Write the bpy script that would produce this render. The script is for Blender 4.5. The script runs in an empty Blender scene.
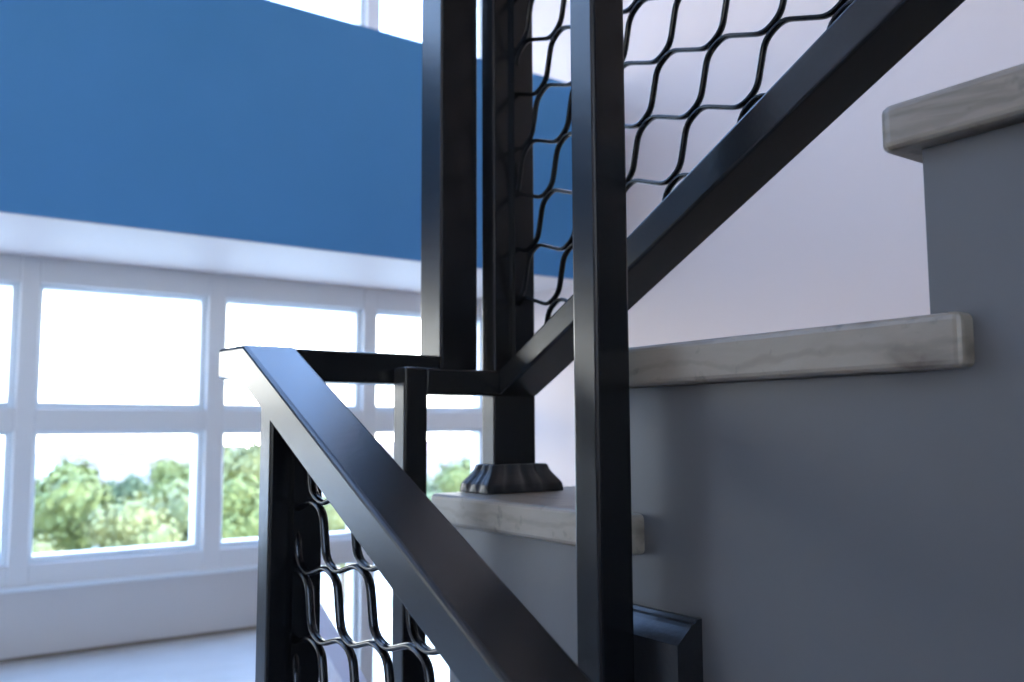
import bpy, bmesh, math, random
from mathutils import Vector, Matrix
random.seed(7)
C = bpy.context.scene.collection
ZO = 0.884            # camera is .884 m above the landing floor (floor = 0)

# ------------------------------------------------------------------ materials
def mat(name, col, rough=.5, spec=.5, coat=0., bump=0., bscale=60., metallic=0.):
    m = bpy.data.materials.new(name); m.use_nodes = True
    nt = m.node_tree; b = nt.nodes['Principled BSDF']
    b.inputs['Base Color'].default_value = (*col, 1)
    b.inputs['Roughness'].default_value = rough
    b.inputs['Specular IOR Level'].default_value = spec
    b.inputs['Coat Weight'].default_value = coat
    b.inputs['Metallic'].default_value = metallic
    if bump:
        tc = nt.nodes.new('ShaderNodeTexCoord'); n = nt.nodes.new('ShaderNodeTexNoise')
        n.inputs['Scale'].default_value = bscale; n.inputs['Detail'].default_value = 6
        bp = nt.nodes.new('ShaderNodeBump'); bp.inputs['Strength'].default_value = bump
        bp.inputs['Distance'].default_value = .002
        nt.links.new(tc.outputs['Object'], n.inputs['Vector'])
        nt.links.new(n.outputs['Fac'], bp.inputs['Height'])
        nt.links.new(bp.outputs['Normal'], b.inputs['Normal'])
    return m

def mottle(m, stops, scale, detail=8, stretch=(1, 1, 1), dist=0.):
    nt = m.node_tree; b = nt.nodes['Principled BSDF']
    tc = nt.nodes.new('ShaderNodeTexCoord'); mp = nt.nodes.new('ShaderNodeMapping')
    mp.inputs['Scale'].default_value = stretch
    n = nt.nodes.new('ShaderNodeTexNoise'); n.inputs['Scale'].default_value = scale
    n.inputs['Detail'].default_value = detail; n.inputs['Distortion'].default_value = dist
    r = nt.nodes.new('ShaderNodeValToRGB')
    r.color_ramp.elements[0].position = stops[0][0]; r.color_ramp.elements[0].color = (*stops[0][1], 1)
    r.color_ramp.elements[1].position = stops[-1][0]; r.color_ramp.elements[1].color = (*stops[-1][1], 1)
    for p, c in stops[1:-1]:
        e = r.color_ramp.elements.new(p); e.color = (*c, 1)
    nt.links.new(tc.outputs['Object'], mp.inputs['Vector']); nt.links.new(mp.outputs['Vector'], n.inputs['Vector'])
    nt.links.new(n.outputs['Fac'], r.inputs['Fac']); nt.links.new(r.outputs['Color'], b.inputs['Base Color'])
    return m

M = {}
M['black'] = mat('black_gloss_paint', (.004, .0042, .005), .25, .42, bump=.04, bscale=220)
M['cast'] = mat('black_cast_iron', (.009, .009, .010), .36, .5, bump=.25, bscale=120)
M['slate'] = mottle(mat('slate_blue_paint', (.13, .15, .21), .36, .5, bump=.25, bscale=25),
                    [(.3, (.093, .092, .092)), (.7, (.106, .105, .105))], 6)
M['lav'] = mat('pale_lavender_paint', (.63, .51, .46), .55, .3, bump=.15, bscale=25)
M['blue'] = mottle(mat('blue_paint', (.05, .2, .52), .55, .3, bump=.1, bscale=25),
                   [(.3, (.070, .262, .565)), (.7, (.078, .278, .60))], 2)
M['white'] = mat('white_paint', (.64, .56, .53), .5, .4, bump=.1, bscale=25)
M['frame'] = mat('pale_blue_grey_aluminium', (.78, .79, .80), .35, .5)
M['bead'] = mat('white_sash_paint', (.80, .86, .90), .35, .5)
M['well'] = mat('lavender_stair_wall', (.60, .62, .72), .45, .4, bump=.1, bscale=20)
M['parapet'] = mat('pale_grey_blue_paint', (.63, .61, .60), .5, .4, bump=.1, bscale=20)
M['floor'] = mottle(mat('pale_terrazzo', (.6, .63, .68), .3, .5),
                    [(.35, (.52, .53, .53)), (.65, (.57, .58, .58))], 6)
M['conc'] = mat('pale_concrete', (.5, .52, .58), .6, .3, bump=.2, bscale=30)
mb = mottle(mat('worn_cream_marble', (.4, .38, .34), .38, .5, bump=.35, bscale=45),
            [(.28, (.13, .10, .07)), (.42, (.23, .19, .145)), (.62, (.265, .22, .17)), (.8, (.30, .25, .20))],
            9, 10, (3, 1, 4), .6)
nt = mb.node_tree; bs = nt.nodes['Principled BSDF']; src = bs.inputs['Base Color'].links[0].from_socket
tc = nt.nodes.new('ShaderNodeTexCoord'); n2 = nt.nodes.new('ShaderNodeTexNoise'); n2.inputs['Scale'].default_value = 38; n2.inputs['Detail'].default_value = 5
r2_ = nt.nodes.new('ShaderNodeValToRGB'); r2_.color_ramp.elements[0].position = .27; r2_.color_ramp.elements[0].color = (.25, .22, .19, 1)
r2_.color_ramp.elements[1].position = .40; r2_.color_ramp.elements[1].color = (1, 1, 1, 1)
wv = nt.nodes.new('ShaderNodeTexWave'); wv.wave_type = 'BANDS'; wv.bands_direction = 'Z'; wv.inputs['Scale'].default_value = 14; wv.inputs['Distortion'].default_value = 5; wv.inputs['Detail'].default_value = 3
r3_ = nt.nodes.new('ShaderNodeValToRGB'); r3_.color_ramp.elements[0].position = .0; r3_.color_ramp.elements[0].color = (.78, .76, .74, 1)
r3_.color_ramp.elements[1].position = .25; r3_.color_ramp.elements[1].color = (1, 1, 1, 1)
m1 = nt.nodes.new('ShaderNodeMixRGB'); m1.blend_type = 'MULTIPLY'; m1.inputs[0].default_value = .8
m2 = nt.nodes.new('ShaderNodeMixRGB'); m2.blend_type = 'MULTIPLY'; m2.inputs[0].default_value = .8
nt.links.new(tc.outputs['Object'], n2.inputs['Vector']); nt.links.new(n2.outputs['Fac'], r2_.inputs['Fac'])
nt.links.new(tc.outputs['Object'], wv.inputs['Vector']); nt.links.new(wv.outputs['Fac'], r3_.inputs['Fac'])
nt.links.new(src, m1.inputs[1]); nt.links.new(r2_.outputs['Color'], m1.inputs[2])
nt.links.new(m1.outputs[0], m2.inputs[1]); nt.links.new(r3_.outputs['Color'], m2.inputs[2]); nt.links.new(m2.outputs[0], bs.inputs['Base Color'])
M['marble'] = mb
M['leafA'] = mat('leaf_mid_green', (.145, .172, .050), .6, .3)
M['leafB'] = mat('leaf_yellow_green', (.21, .22, .085), .6, .3)
M['leafC'] = mat('leaf_dark_green', (.095, .13, .06), .6, .3)
M['bark'] = mat('bark', (.2, .16, .12), .8, .2)
M['ground'] = mottle(mat('pale_ground', (.55, .52, .46), .9, .1), [(.4, (.50, .50, .42)), (.6, (.62, .60, .55))], .05)
M['render'] = mat('pale_render', (.32, .28, .26), .8, .2)
M['roof'] = mat('pinkish_tiles', (.28, .19, .16), .8, .2)
M['dglass'] = mat('dark_window', (.3, .32, .36), .2, .5)

def glass():
    m = bpy.data.materials.new('window_glass'); m.use_nodes = True; nt = m.node_tree; nt.nodes.clear()
    o = nt.nodes.new('ShaderNodeOutputMaterial'); t = nt.nodes.new('ShaderNodeBsdfTransparent')
    g = nt.nodes.new('ShaderNodeBsdfGlossy'); mx = nt.nodes.new('ShaderNodeMixShader'); f = nt.nodes.new('ShaderNodeLayerWeight')
    t.inputs['Color'].default_value = (.97, .985, .98, 1); g.inputs['Roughness'].default_value = .02
    f.inputs['Blend'].default_value = .5
    pw = nt.nodes.new('ShaderNodeMath'); pw.operation = 'POWER'; pw.inputs[1].default_value = 5
    ml = nt.nodes.new('ShaderNodeMath'); ml.operation = 'MULTIPLY_ADD'; ml.inputs[1].default_value = .8; ml.inputs[2].default_value = .03
    nt.links.new(f.outputs['Facing'], pw.inputs[0]); nt.links.new(pw.outputs[0], ml.inputs[0]); nt.links.new(ml.outputs[0], mx.inputs[0]); nt.links.new(t.outputs[0], mx.inputs[1]); nt.links.new(g.outputs[0], mx.inputs[2])
    nt.links.new(mx.outputs[0], o.inputs[0]); return m
M['glass'] = glass()

# ------------------------------------------------------------------ helpers
def tag(o, label=None, cat=None, group=None, kind=None):
    if label: o['label'] = label
    if cat: o['category'] = cat
    if group: o['group'] = group
    if kind: o['kind'] = kind
    return o
def link(name, bm, m, parent=None, smooth=False):
    bmesh.ops.recalc_face_normals(bm, faces=bm.faces[:])
    me = bpy.data.meshes.new(name); bm.to_mesh(me); bm.free(); me.materials.append(m)
    if smooth:
        for p in me.polygons: p.use_smooth = True
    o = bpy.data.objects.new(name, me); C.objects.link(o)
    if parent:
        o.parent = parent
        o.matrix_parent_inverse = Matrix.Translation(-parent.location)
    return o
def box(bm, x0, x1, y0, y1, z0, z1, bev=0., seg=2):
    vs = [bm.verts.new((x, y, z + ZO)) for x in (x0, x1) for y in (y0, y1) for z in (z0, z1)]
    fs = [bm.faces.new([vs[i] for i in f]) for f in
          ((0, 1, 3, 2), (4, 6, 7, 5), (0, 4, 5, 1), (2, 3, 7, 6), (0, 2, 6, 4), (1, 5, 7, 3))]
    if bev:
        es = list({e for f in fs for e in f.edges})
        bmesh.ops.bevel(bm, geom=es, offset=bev, segments=seg, profile=.5, affect='EDGES')
def prism(bm, pts, x0, x1, bev=0., seg=2):
    """outline pts (y, z) extruded from x0 to x1"""
    a = [bm.verts.new((x0, y, z + ZO)) for y, z in pts]; b = [bm.verts.new((x1, y, z + ZO)) for y, z in pts]
    n = len(pts); fs = [bm.faces.new(a), bm.faces.new(b[::-1])]
    for i in range(n): fs.append(bm.faces.new((a[i], b[i], b[(i+1) % n], a[(i+1) % n])))
    if bev:
        es = list({e for f in fs for e in f.edges})
        bmesh.ops.bevel(bm, geom=es, offset=bev, segments=seg, profile=.5, affect='EDGES')
def empty(name, loc):
    o = bpy.data.objects.new(name, None); C.objects.link(o)
    o.location = (loc[0], loc[1], loc[2] + ZO); o.empty_display_size = .05; return o
def B(name, m, dims, parent=None, bev=0., seg=2):
    bm = bmesh.new(); box(bm, *dims, bev=bev, seg=seg); return link(name, bm, m, parent)
def S(o): o['kind'] = 'structure'; return o

# ------------------------------------------------------------------ the setting
YG, XW = 4.062, 2.79            # inner face line of the glazed wall, right side wall
YB = 3.278                      # face of the blue bulkhead
XL, YK = -3.4, -3.2             # left and back walls
ZC = 6.4
# landing floor (its right edge runs along the open well)
bm = bmesh.new()
pts = [(XL, 1.0), (.40, 1.0), (1.62, YG+.02), (XL, YG+.02)]
t = [bm.verts.new((x, y, ZO-.884)) for x, y in pts]; b = [bm.verts.new((x, y, ZO-1.06)) for x, y in pts]
bm.faces.new(t); bm.faces.new(b[::-1])
for i in range(4): bm.faces.new((t[i], b[i], b[(i+1) % 4], t[(i+1) % 4]))
S(link('floor', bm, M['floor']))
# parapet under the windows
S(B('wall_parapet', M['parapet'], (XL, 1.60, YG-.02, YG+.16, -1.06, -.62), bev=.004))
S(B('joint_shade_front', mat('grime_shade_joint', (.22, .19, .16), .7, .3), (XL, 1.60, YG-.027, YG-.0205, -.8835, -.870)))  # dark strip standing in for contact shade and brown dirt along the floor joint
S(B('wall_right', M['lav'], (XW, XW+.2, YK, YG+.16, -3.2, ZC)))
S(B('wall_bulkhead', M['blue'], (XL, XW, YB, YB+.06, .703, 1.657)))
S(B('ceiling_soffit', M['white'], (XL, XW, YB+.002, YG+.02, .70, .78)))
S(B('wall_spandrel', M['white'], (XL, XW, YB+.06, YG+.02, .78, 1.5)))
S(B('ceiling', M['white'], (XL-.2, XW+.2, YK, YG+.2, ZC, ZC+.15)))

# windows: one glazed band below the bulkhead, one above, one below the landing
mull = [(-3.4, -3.3)] + [(.455 - .755*i + .035, .455 - .755*i + .11) for i in range(4, -1, -1)]
mull = [(-2.53, -2.455), (-1.775, -1.70), (-1.02, -.945), (-.265, -.19), (.476, .548), (1.224, 1.302), (1.987, 2.061), (2.72, XW)]
mull = [(XL, XL+.08)] + mull
def window(n, rows, z0, z1, xs, bead=.026):
    """rows: transoms (za, zb); panes between"""
    bm = bmesh.new()
    xa, xb = xs[0][0], xs[-1][1]
    for a, b in xs: box(bm, a, b, YG, YG+.10, z0, z1, .004, 1)
    for a, b in rows:
        for (p, q), (r, s) in zip(xs[:-1], xs[1:]): box(bm, q-.001, r+.001, YG+.002, YG+.10, a, b, .004, 1)
    w = S(link('window_%d' % n, bm, M['frame']))
    zs = sorted(rows)
    for (p, q), (r, s) in zip(xs[:-1], xs[1:]):
        for (a, b), (c, d) in zip(zs[:-1], zs[1:]):
            bm = bmesh.new()
            y0, y1 = YG+.030, YG+.115
            box(bm, q, q+bead*.6, y0, y1, b, c, .003, 1); box(bm, r-bead, r, y0, y1, b, c, .003, 1)
            box(bm, q+bead*.6, r-bead, y0, y1, b, b+bead, .003, 1); box(bm, q+bead*.6, r-bead, y0, y1, c-bead*.6, c, .003, 1)
            sh = link('sash', bm, M['bead'], w)
            link('pane', _b(q+.006, r-.006, YG+.085, YG+.09, b+.006, c-.006), M['glass'], sh)
    return w
def _b(*d):
    bm = bmesh.new(); box(bm, *d); return bm
window(1, [(-.62, -.523), (-.002, .090), (.596, .703)], -.62, .703, mull)
window(2, [(1.40, 1.50), (2.45, 2.54), (3.5, 3.59), (4.55, 4.64), (5.5, 5.6)], 1.40, 5.6, mull)
S(B('wall_header', M['white'], (XL, XW, YG, YG+.16, 5.602, ZC)))
low = [(1.52, 1.60), (1.987, 2.061), (2.72, XW)]
window(3, [(-1.75, -1.66), (-.624, -.62+.0)], -1.75, -.624, low)
S(B('trim_1', M['frame'], (1.60, XW, YG-.004, YG+.10, -.640, -.6205), bev=.003))
S(B('wall_lower', M['conc'], (XL, XW, YG, YG+.16, -3.2, -1.752)))
S(B('wall_below', M['conc'], (XL, 1.515, YG, YG+.16, -1.75, -1.062)))
S(B('trim_2', M['bead'], (XL, 1.60, YG-.035, YG, -.622, -.606), bev=.003))      # window board
bm = bmesh.new()
OX0, OX1, OZ0, OZ1 = -3.1, -.8, .2, 3.3  # opening added in the unseen back wall to let fill daylight in
box(bm, XL-.2, OX0, YK-.2, YK, -3.2, ZC); box(bm, OX1, XW+.2, YK-.2, YK, -3.2, ZC)
box(bm, OX0, OX1, YK-.2, YK, -3.2, OZ0); box(bm, OX0, OX1, YK-.2, YK, OZ1, ZC)
S(link('wall_back', bm, M['slate']))
bm = bmesh.new()
for k in range(4):
    x = OX0+(OX1-OX0-.07)*k/3; box(bm, x, x+.07, YK-.15, YK-.05, OZ0, OZ1)
    if k < 3:
        for j in range(5):
            z = OZ0+(OZ1-OZ0-.07)*j/4; box(bm, x+.07, x+(OX1-OX0-.07)/3, YK-.15, YK-.05, z, z+.07)
wb = S(link('window_4', bm, M['frame']))  # added glazing behind the camera, there only to brighten the room
link('pane', _b(OX0+.01, OX1-.01, YK-.105, YK-.10, OZ0+.01, OZ1-.01), M['glass'], wb)
S(B('floor_lower', M['conc'], (XL-.2, XW+.2, YK-.2, YG+.16, -3.4, -3.2)))
S(B('wall_left', M['white'], (XL-.2, XL, YK, YG+.16, -3.2, ZC)))

# ------------------------------------------------------------------ upper stair flight
risers = [1.0185, .6865, .3545, .0225, -.3095]
tops = [-.0836, .0795, .2388, .3985, .558]
THS = [.0395, .0395, .0350, .0350, .035]
XA, XB = .624, XW
pts = [(risers[0], -2.6), (risers[0], tops[0]-THS[0])]
for i in range(1, 5):
    pts += [(risers[i], tops[i-1]-THS[i-1]), (risers[i], tops[i]-THS[i])]
pts += [(-.75, tops[4]-THS[4]), (-.75, -2.6)]
bm = bmesh.new(); prism(bm, pts, XA, XB-.002)
st = link('stair_flight', bm, M['slate'])
tag(st, 'slate blue painted side of the ascending stairs carrying the marble treads', 'staircase')
tl = ['cream marble tread under the black newel shoe, lowest visible step',
      'long worn cream marble tread crossing the middle right behind the front post',
      'highest cream marble tread at the upper right edge with rounded nosing']
for i in range(3):
    y1, y0 = risers[i]+.025, risers[i+1]-.031
    bm = bmesh.new(); yr = risers[i+1]+.0006
    pl = [(.606, y0), (.6234, y0), (.6234, yr), (XB-.004, yr), (XB-.004, y1), (.606, y1)]
    lo_, hi_ = [[bm.verts.new((x, y, ZO+z)) for x, y in pl] for z in (tops[i]-THS[i]+.0005, tops[i])]
    bm.faces.new(lo_[::-1]); bm.faces.new(hi_)
    for k in range(6): bm.faces.new((lo_[k], lo_[(k+1) % 6], hi_[(k+1) % 6], hi_[k]))
    bmesh.ops.recalc_face_normals(bm, faces=bm.faces[:])
    # plan corners rounded more than the long arrises
    ve = [e for e in bm.edges if abs(e.verts[0].co.z-e.verts[1].co.z) > .01 and e.verts[0].co.x < 1 and e.verts[0].co.y > (y0+y1)/2]
    bmesh.ops.bevel(bm, geom=ve, offset=.011, segments=4, profile=.5, affect='EDGES')
    es = [e for e in bm.edges if len(e.link_faces) == 2 and e.calc_face_angle(0) > .9 and (e.verts[0].co.x < .6233 or e.verts[1].co.x < .6233)]
    bmesh.ops.bevel(bm, geom=es, offset=.0055, segments=3, profile=.5, affect='EDGES')
    o = link('marble_tread', bm, M['marble'])
    tag(o, tl[i], 'step', 'marble treads of the upper flight')

# lower flight: steps under the camera and its sloping side wall along the well
bm = bmesh.new()
pts = [(1.0, -1.06)]
y, z = 1.0, -.884
pts.append((y, z-.005))
for i in range(6):
    y -= .331
    pts.append((y, z-.005)); z -= .163; pts.append((y, z-.005))
pts += [(y-.35, z-.005), (y-.35, z-.25)]
pts[0] = (1.0, -1.16)
prism(bm, pts, -1.1, .565)
lf = link('stair_flight', bm, M['conc'])
tag(lf, 'pale concrete lower stairs climbing away under the leaning black handrail', 'staircase')
bm = bmesh.new()
f = lambda y: -.474 + .5*(y-.975)
prism(bm, [(-1.3, f(-1.3)), (1.46, f(1.46)), (1.46, -1.25), (1.0, -1.5), (-1.3, -2.6)], .567, .604, .003)
S(link('wall_well', bm, M['well']))

# ------------------------------------------------------------------ wire mesh panels
def strand(bm, pts, r, n=8):
    """round rod through rounded polyline"""
    P = [Vector(p) for p in pts]; Q = [P[0]]
    for a, b, c in zip(P[:-2], P[1:-1], P[2:]):
        u = (a-b); w = (c-b); d = min(u.length, w.length)*.42; d = min(d, .011)
        p0 = b+u.normalized()*d; p2 = b+w.normalized()*d
        for t in (0, .25, .5, .75, 1): Q.append(p0*(1-t)**2+b*2*t*(1-t)+p2*t*t)
    Q.append(P[-1])
    rings = []
    for i, q in enumerate(Q):
        d = (Q[min(i+1, len(Q)-1)]-Q[max(i-1, 0)]).normalized()
        s = Vector((1, 0, 0)); up = d.cross(s).normalized()
        rings.append([bm.verts.new(q+s*math.cos(2*math.pi*k/n)*r*1.7+up*math.sin(2*math.pi*k/n)*r) for k in range(n)])
    for A, Bb in zip(rings[:-1], rings[1:]):
        for k in range(n): bm.faces.new((A[k], A[(k+1) % n], Bb[(k+1) % n], Bb[k]))
    bm.faces.new(rings[0][::-1]); bm.faces.new(rings[-1])
def clip(pts, inside):
    """split a polyline into the runs lying inside the frame"""
    out = []; cur = []
    for a, b in zip(pts[:-1], pts[1:]):
        N = 24
        for k in range(N):
            t = k/N; p = tuple(a[i]+(b[i]-a[i])*t for i in range(3))
            if inside(p): cur.append((p, k == 0))
            else:
                if len(cur) > 3: out.append(cur)
                cur = []
    if len(cur) > 3: out.append(cur)
    res = []
    for run in out:
        q = [run[0][0]]+[p for p, v in run[1:-1] if v]+[run[-1][0]]
        res.append(q)
    return res
def mesh_panel(x, O, a, b, D, rng, inside, r, off):
    """strands zig-zag H, D, V, D, H ...; two strands lie side by side along each D"""
    H = (a[0]-D[0], a[1]-D[1]); V = (b[0]-D[0], b[1]-D[1])
    n = Vector((-D[1], D[0])).normalized()
    bm = bmesh.new()
    for i in range(rng[0], rng[1]):
        pts = []
        # one strand: ... A -D-> B -V-> A' -D-> B' -H-> A'' ... alternating sides of each diagonal
        j0, j1 = rng[2], rng[3]
        ii, jj = i-j0, j0
        # walk along a+b: node (ii,jj) -V-> (ii,jj+1) -H-> (ii+1,jj+1)
        ii = i; jj = -i
        path = []
        for k in range(-14, 15):
            A = (O[0]+(i+k)*a[0]+k*b[0], O[1]+(i+k)*a[1]+k*b[1])
            A2 = (A[0]+b[0], A[1]+b[1])
            # reached by H (from previous), leaves by V
            path += [(x, A[0], A[1]), (x, A[0]+D[0]+off[0], A[1]+D[1]+off[1]),
                     (x, A2[0]-off[0], A2[1]-off[1]), (x, A2[0]+D[0], A2[1]+D[1])]
        for run in clip(path, inside):
            strand(bm, [(p[0], p[1], p[2]+ZO) for p in run], r)
    return bm

# ------------------------------------------------------------------ post shoe (cast, fluted)
def shoe_bm(cx, cy, hx, hy, tx, ty, h, amp=.0042, la=2.5, lb=2.0, prof=None):
    """flared fluted collar round a post: bottom half sizes hx,hy, throat tx,ty, height h (local z up)"""
    bm = bmesh.new()
    prof = prof or [(0, .97), (.05, 1.0), (.18, 1.0), (.30, .97), (.40, .88), (.52, .74), (.66, .58), (.80, .46), (.92, .40), (.97, .37), (1.0, .30), (1.0, 0.)]
    nx = 40
    rings = []
    for t, f in prof:
        ax = tx+(hx-tx)*f; ay = ty+(hy-ty)*f
        ring = []
        for side in range(4):
            for k in range(nx):
                u = -1+2*k/nx
                if side == 0: x, y, nn = u*ax, -ay, (0, -1)
                elif side == 1: x, y, nn = ax, u*ay, (1, 0)
                elif side == 2: x, y, nn = -u*ax, ay, (0, 1)
                else: x, y, nn = -ax, -u*ay, (-1, 0)
                fl = amp*(.5+.5*math.cos((u+1)*math.pi*(la if side % 2 == 0 else lb)))**2*(0 if f == 0 else min(1, 4*t*(1.25-t)+.15))
                ed = 1-max(0, abs(u)-.86)/.14*.35
                x -= nn[0]*fl*ed; y -= nn[1]*fl*ed
                # round the four corners
                ring.append(bm.verts.new((cx+x, cy+y, t*h)))
        rings.append(ring)
    n = len(rings[0])
    for A, Bb in zip(rings[:-1], rings[1:]):
        for k in range(n): bm.faces.new((A[k], A[(k+1) % n], Bb[(k+1) % n], Bb[k]))
    bm.faces.new(rings[0][::-1]); bm.faces.new(rings[-1])
    return bm

# ------------------------------------------------------------------ upper railing
up = empty('stair_railing', (.706, .998, tops[0]))
tag(up, 'black steel railing of the upper flight with shoe-footed newel on the marble step', 'railing')
TOP = 1.05
np_ = B('newel_post', M['black'], (.672, .740, .985, 1.0165, tops[0]+.0005, TOP), up, .0035, 3)
bm = shoe_bm(.7095, .9995, .0615, .0345, .0345, .0162, .0365, .0030, 4, 3)
for v in bm.verts: v.co.z += ZO+tops[0]+.0006
sh = link('post_shoe', bm, M['cast'], up, smooth=False)
# sloping bottom rail, starting level with the cross rail
s1 = .523
def rail(y, z0): return z0+s1*(.985-y)
def rtop(y): return .0825+.537*(.97-y)
def rbot(y): return .0706+.5145*(.9315-y)
bm = bmesh.new()
prism(bm, [(.980, rbot(.985)), (.980, rtop(.980)), (-.35, rtop(-.35)), (-.35, rbot(-.35))], .675, .737, .0035, 3)
link('bottom_rail', bm, M['black'], up)
B('cross_rail', M['black'], (.565, .7365, .9785, 1.011, .0432, .0760), up, .003, 2)
B('end_post', M['black'], (.5342, .5670, .9780, 1.0075, -.460, .0765), up, .003, 2)
B('rising_post', M['black'], (.6055, .6635, 1.0114, 1.068, .0565, TOP), up, .004, 3)
B('frame_bar', M['black'], (.7010, .7110, .9775, .9855, .072, TOP), up)
O1, a1, b1, D1 = (.709, .411), (-.075, -.011), (-.032, .066), (-.023, .006)
ins = lambda p: p[1] < .980 and p[2] > rtop(p[1])-.008 and p[2] < rail(p[1], .80) and p[1] > -.1 and p[2] < 1.0
link('mesh_panel', mesh_panel(.706, O1, a1, b1, D1, (-12, 24, -10, 12), ins, .0026, (.0012, .0066)), M['black'], up, True)

# ------------------------------------------------------------------ lower railing
lo = empty('stair_railing', (.36, .90, -.884))
tag(lo, 'black steel railing leaning up the lower flight, broad handrail shining silver and blue', 'railing')
s2 = .497
ht = lambda y: .0925+s2*(y-.975)
hb = lambda y: .0525+s2*(y-.975)
bm = bmesh.new()
prism(bm, [(1.062, .0950), (.975, .0930), (-.45, ht(-.45)), (-.45, hb(-.45)), (.968, hb(.968)), (.985, .0575), (1.062, .0590)], .332, .393, .0042, 3)
link('handrail', bm, M['black'], lo)
B('connecting_rail', M['black'], (.392, .6053, 1.0122, 1.060, .0570, .0952), lo, .003, 2)
B('post', M['black'], (.3325, .390, .888, .919, -.884, hb(.90)+.012), lo, .003, 2)
B('frame_bar', M['black'], (.3555, .3655, .8800, .8885, -.60, hb(.882)+.004), lo)
O2, a2, b2, D2 = (.844, -.069), (-.066, .010), (-.034, -.060), (-.024, -.002)
ins2 = lambda p: p[1] < .884 and p[2] < hb(p[1])+.006 and p[2] > hb(p[1])-.62 and p[1] > -.2
link('mesh_panel', mesh_panel(.3605, O2, a2, b2, D2, (-14, 22, -10, 12), ins2, .0026, (-.0006, -.0066)), M['black'], lo, True)

# ------------------------------------------------------------------ front post with its wall shoe
fp = empty('railing_post', (.567, .6565, -.40))
tag(fp, 'tall black square post in front, bolted to the slate stair side', 'post')
B('post_tube', M['black'], (.5515, .5942, .639, .6754, -.40, TOP), fp, .004, 3)
bm = shoe_bm(0, 0, .066, .079, .0645, .059, .030, 0, prof=[(0, 1), (.2, 1), (.27, .86), (.42, .80), (.5, .66), (.95, .06), (1, 0), (1, -.3)])
for v in bm.verts:
    u, w, h = v.co; v.co = Vector((.6238-h, .6495+u, ZO-.2505+w))
link('wall_shoe', bm, M['cast'], fp)

# ------------------------------------------------------------------ outside: ground, trees, houses
bm = bmesh.new()
vs = [bm.verts.new((x, y, ZO-9.2)) for x, y in ((-260, 4.5), (260, 4.5), (260, 420), (-260, 420))]; bm.faces.new(vs)
r = bmesh.ops.extrude_face_region(bm, geom=bm.faces[:]); bmesh.ops.translate(bm, vec=(0, 0, -.5), verts=[v for v in r['geom'] if isinstance(v, bmesh.types.BMVert)])
g = link('ground', bm, M['ground']); g['kind'] = 'structure'

def crown_bm(seed, hw, hh, n):
    rd = random.Random(seed); bm = bmesh.new()
    lumps = []
    for i in range(9):
        an = rd.uniform(0, 6.28); rr = rd.uniform(.1, .62)*hw
        lumps.append((Vector((math.cos(an)*rr, math.sin(an)*rr, rd.uniform(-.45, .6)*hh)), rd.uniform(.34, .56)*hw))
    for i in range(n):
        c, rad = rd.choice(lumps)
        d = Vector((rd.gauss(0, 1), rd.gauss(0, 1), rd.gauss(0, 1))).normalized()
        p = c+d*rad*rd.uniform(.7, 1.05); p.z = p.z
        nrm = (d+Vector((rd.uniform(-.7, .7), rd.uniform(-.7, .7), rd.uniform(-.3, .9)))).normalized()
        t = nrm.orthogonal().normalized(); q = nrm.cross(t); s = rd.uniform(.12, .26)
        vs = [bm.verts.new(p+t*s*a+q*s*.6*b+nrm*.05*c2) for a, b, c2 in ((-1, 0, 0), (0, -1, .6), (1, 0, 0), (0, 1, .6))]
        bm.faces.new(vs)
    for c, rad in lumps:
        bmesh.ops.create_icosphere(bm, subdivisions=2, radius=rad*.72, matrix=Matrix.Translation(c))
    return bm
def trunk_bm(h):
    bm = bmesh.new(); n = 8; rings = []
    for z, r, dx in ((0, .26, 0), (h*.3, .19, .05), (h*.7, .15, -.04), (h, .08, .06)):
        rings.append([bm.verts.new((dx+r*math.cos(6.283*k/n), r*math.sin(6.283*k/n), z)) for k in range(n)])
    for A, Bb in zip(rings[:-1], rings[1:]):
        for k in range(n): bm.faces.new((A[k], A[(k+1) % n], Bb[(k+1) % n], Bb[k]))
    bm.faces.new(rings[0][::-1]); bm.faces.new(rings[-1])
    return bm
def mk(name, bm, m):
    me = bpy.data.meshes.new(name); bm.to_mesh(me); bm.free(); me.materials.append(m); return me
protos = {}
for key, m, seed in (('A', 'leafA', 3), ('B', 'leafB', 5), ('C', 'leafC', 9)):
    protos[key] = (mk('crown', crown_bm(seed, 2.6, 2.2, 2600), M[m]), mk('trunk', trunk_bm(3.2), M['bark']))
CAMF, YAW = 904.8, math.radians(35.42)
def az(px): return YAW+math.atan((px-512)/CAMF)
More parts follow.
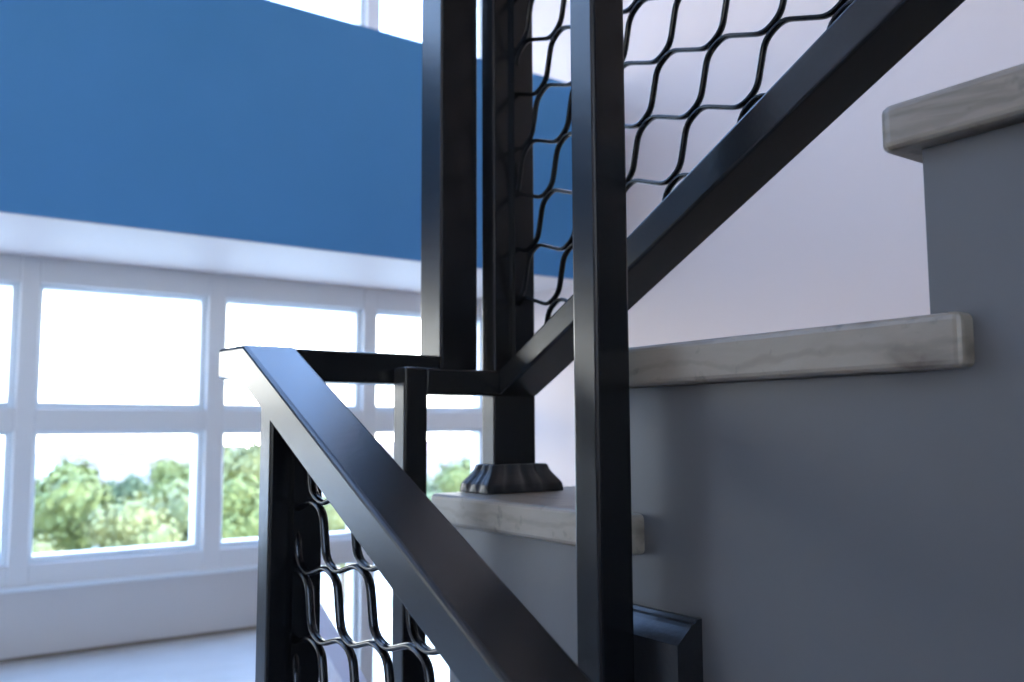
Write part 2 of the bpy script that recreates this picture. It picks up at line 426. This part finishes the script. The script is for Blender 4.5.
# (azimuth read at px, distance, scale, kind, label)
trees = [(78, 52, 1.2, 'A', 'broad green tree left of centre in the wide lower pane'),
         (20, 62, 1.05, 'B', 'yellow green tree cut by the left edge of the wide lower pane'),
         (137, 45, .95, 'B', 'low yellow green tree in the middle of the wide lower pane'),
         (128, 70, 1.0, 'C', 'darker tree rising behind the middle of the wide lower pane'),
         (190, 54, .95, 'B', 'pale tree against the right edge of the wide lower pane'),
         (172, 78, 1.08, 'A', 'green tree behind the pale one at the right of the wide lower pane'),
         (40, 42, .74, 'B', 'short yellow green tree lowest in the left of the wide lower pane'),
         (105, 36, .52, 'C', 'small dark tree lowest in the middle of the wide lower pane'),
         (184, 40, .62, 'B', 'short yellow green tree lowest in the right of the wide lower pane'),
         (238, 46, 1.1, 'A', 'green tree seen just left of the lower railing post'),
         (262, 60, 1.35, 'B', 'yellow green tree partly behind the lower railing post'),
         (345, 50, .95, 'B', 'yellow green tree seen through the railing mesh under the handrail'),
         (405, 60, 1.1, 'C', 'dark tree hidden mostly behind the slim end post'),
         (440, 50, .85, 'B', 'yellow green tree in the small gap left of the newel shoe'),
         (475, 66, 1.15, 'A', 'green tree right behind the newel shoe'),
         (-38, 46, 1.0, 'A', 'green tree at the far left edge beyond the window')]
for i, (px, d, s, kd, lab) in enumerate(trees):
    a = az(px); e = empty('tree', (d*math.sin(a), d*math.cos(a), -9.2)); e.rotation_euler.z = i*1.7; e.scale = (s, s, s)
    tag(e, lab, 'tree', 'trees outside the windows')
    c = bpy.data.objects.new('crown', protos[kd][0]); C.objects.link(c); c.parent = e; c.location = (0, 0, 4.1)
    t = bpy.data.objects.new('trunk', protos[kd][1]); C.objects.link(t); t.parent = e
houses = [(190, 120, 13, 5.5, 'pale low house with pink roof far beyond the trees, right side of the wide pane'),
          (120, 150, 16, 6, 'pale house with pink roof farthest off above the middle trees'),
          (425, 130, 12, 6, 'pale house with pink roof far off in the gap beside the newel')]
for px, d, w, h, lab in houses:
    a = az(px); e = empty('house', (d*math.sin(a), d*math.cos(a), -9.2)); tag(e, lab, 'house', 'houses beyond the trees')
    e.rotation_euler.z = -a
    def hp(name, bm, m, par):
        o = link(name, bm, m); o.parent = par; return o
    def lb(x0, x1, y0, y1, z0, z1):
        bm = bmesh.new(); box(bm, x0, x1, y0, y1, z0-ZO, z1-ZO); return bm
    hp('wall', lb(-w/2, w/2, -4, 4, 0, h), M['render'], e)
    bm = bmesh.new(); prism(bm, [(-4.5, h-ZO), (4.5, h-ZO), (0, h+1.6-ZO)], -w/2-.4, w/2+.4); hp('roof', bm, M['roof'], e)
    for k in range(4):
        x = -w/2+w*(k+.5)/4
        hp('window', lb(x-.6, x+.6, -4.05, -4.0, h-2.2, h-.9), M['dglass'], e)

# ------------------------------------------------------------------ light
W = bpy.data.worlds.new('sky'); bpy.context.scene.world = W; W.use_nodes = True
nt = W.node_tree; bg = nt.nodes['Background']
tc = nt.nodes.new('ShaderNodeTexCoord'); sx = nt.nodes.new('ShaderNodeSeparateXYZ'); rp = nt.nodes.new('ShaderNodeValToRGB')
rp.color_ramp.elements[0].position = 0.; rp.color_ramp.elements[0].color = (1, .97, .90, 1)
rp.color_ramp.elements[1].position = .8; rp.color_ramp.elements[1].color = (.26, .47, 1, 1)
e = rp.color_ramp.elements.new(.14); e.color = (.94, .95, .96, 1)
e = rp.color_ramp.elements.new(.35); e.color = (.42, .62, 1, 1)
e = rp.color_ramp.elements.new(.23); e.color = (.50, .67, 1, 1)
nt.links.new(tc.outputs['Generated'], sx.inputs[0]); nt.links.new(sx.outputs['Z'], rp.inputs['Fac'])
nt.links.new(rp.outputs['Color'], bg.inputs['Color']); bg.inputs['Strength'].default_value = 6.0
sd = bpy.data.lights.new('sun', 'SUN'); sd.energy = 5; sd.angle = .01; sd.color = (1, .95, .85)
so = bpy.data.objects.new('sun', sd); C.objects.link(so)
so.rotation_euler = Vector((.75, -.35, .9)).to_track_quat('Z', 'Y').to_euler()

# ------------------------------------------------------------------ camera
cd = bpy.data.cameras.new('camera'); cam = bpy.data.objects.new('camera', cd); C.objects.link(cam)
yaw, pit, rol = .618214928, .0967180521, -.00450227895
fw = Vector((math.sin(yaw)*math.cos(pit), math.cos(yaw)*math.cos(pit), math.sin(pit)))
rt = Vector((math.cos(yaw), -math.sin(yaw), 0)); uu = rt.cross(fw)
r2 = rt*math.cos(rol)+uu*math.sin(rol); u2 = -rt*math.sin(rol)+uu*math.cos(rol)
mw = Matrix.Identity(4)
for i in range(3): mw[i][0] = r2[i]; mw[i][1] = u2[i]; mw[i][2] = -fw[i]
mw[2][3] = ZO
cam.matrix_world = mw
cd.sensor_width = 36; cd.lens = 904.8*36/1024; cd.clip_start = .02; cd.clip_end = 2000
cd.dof.use_dof = True; cd.dof.focus_distance = .82; cd.dof.aperture_fstop = 6.3
sc = bpy.context.scene; sc.camera = cam
sc.view_settings.view_transform = 'Standard'; sc.view_settings.look = 'None'
sc.view_settings.gamma = 1; sc.view_settings.use_curve_mapping = False
sc.view_settings.exposure = .82
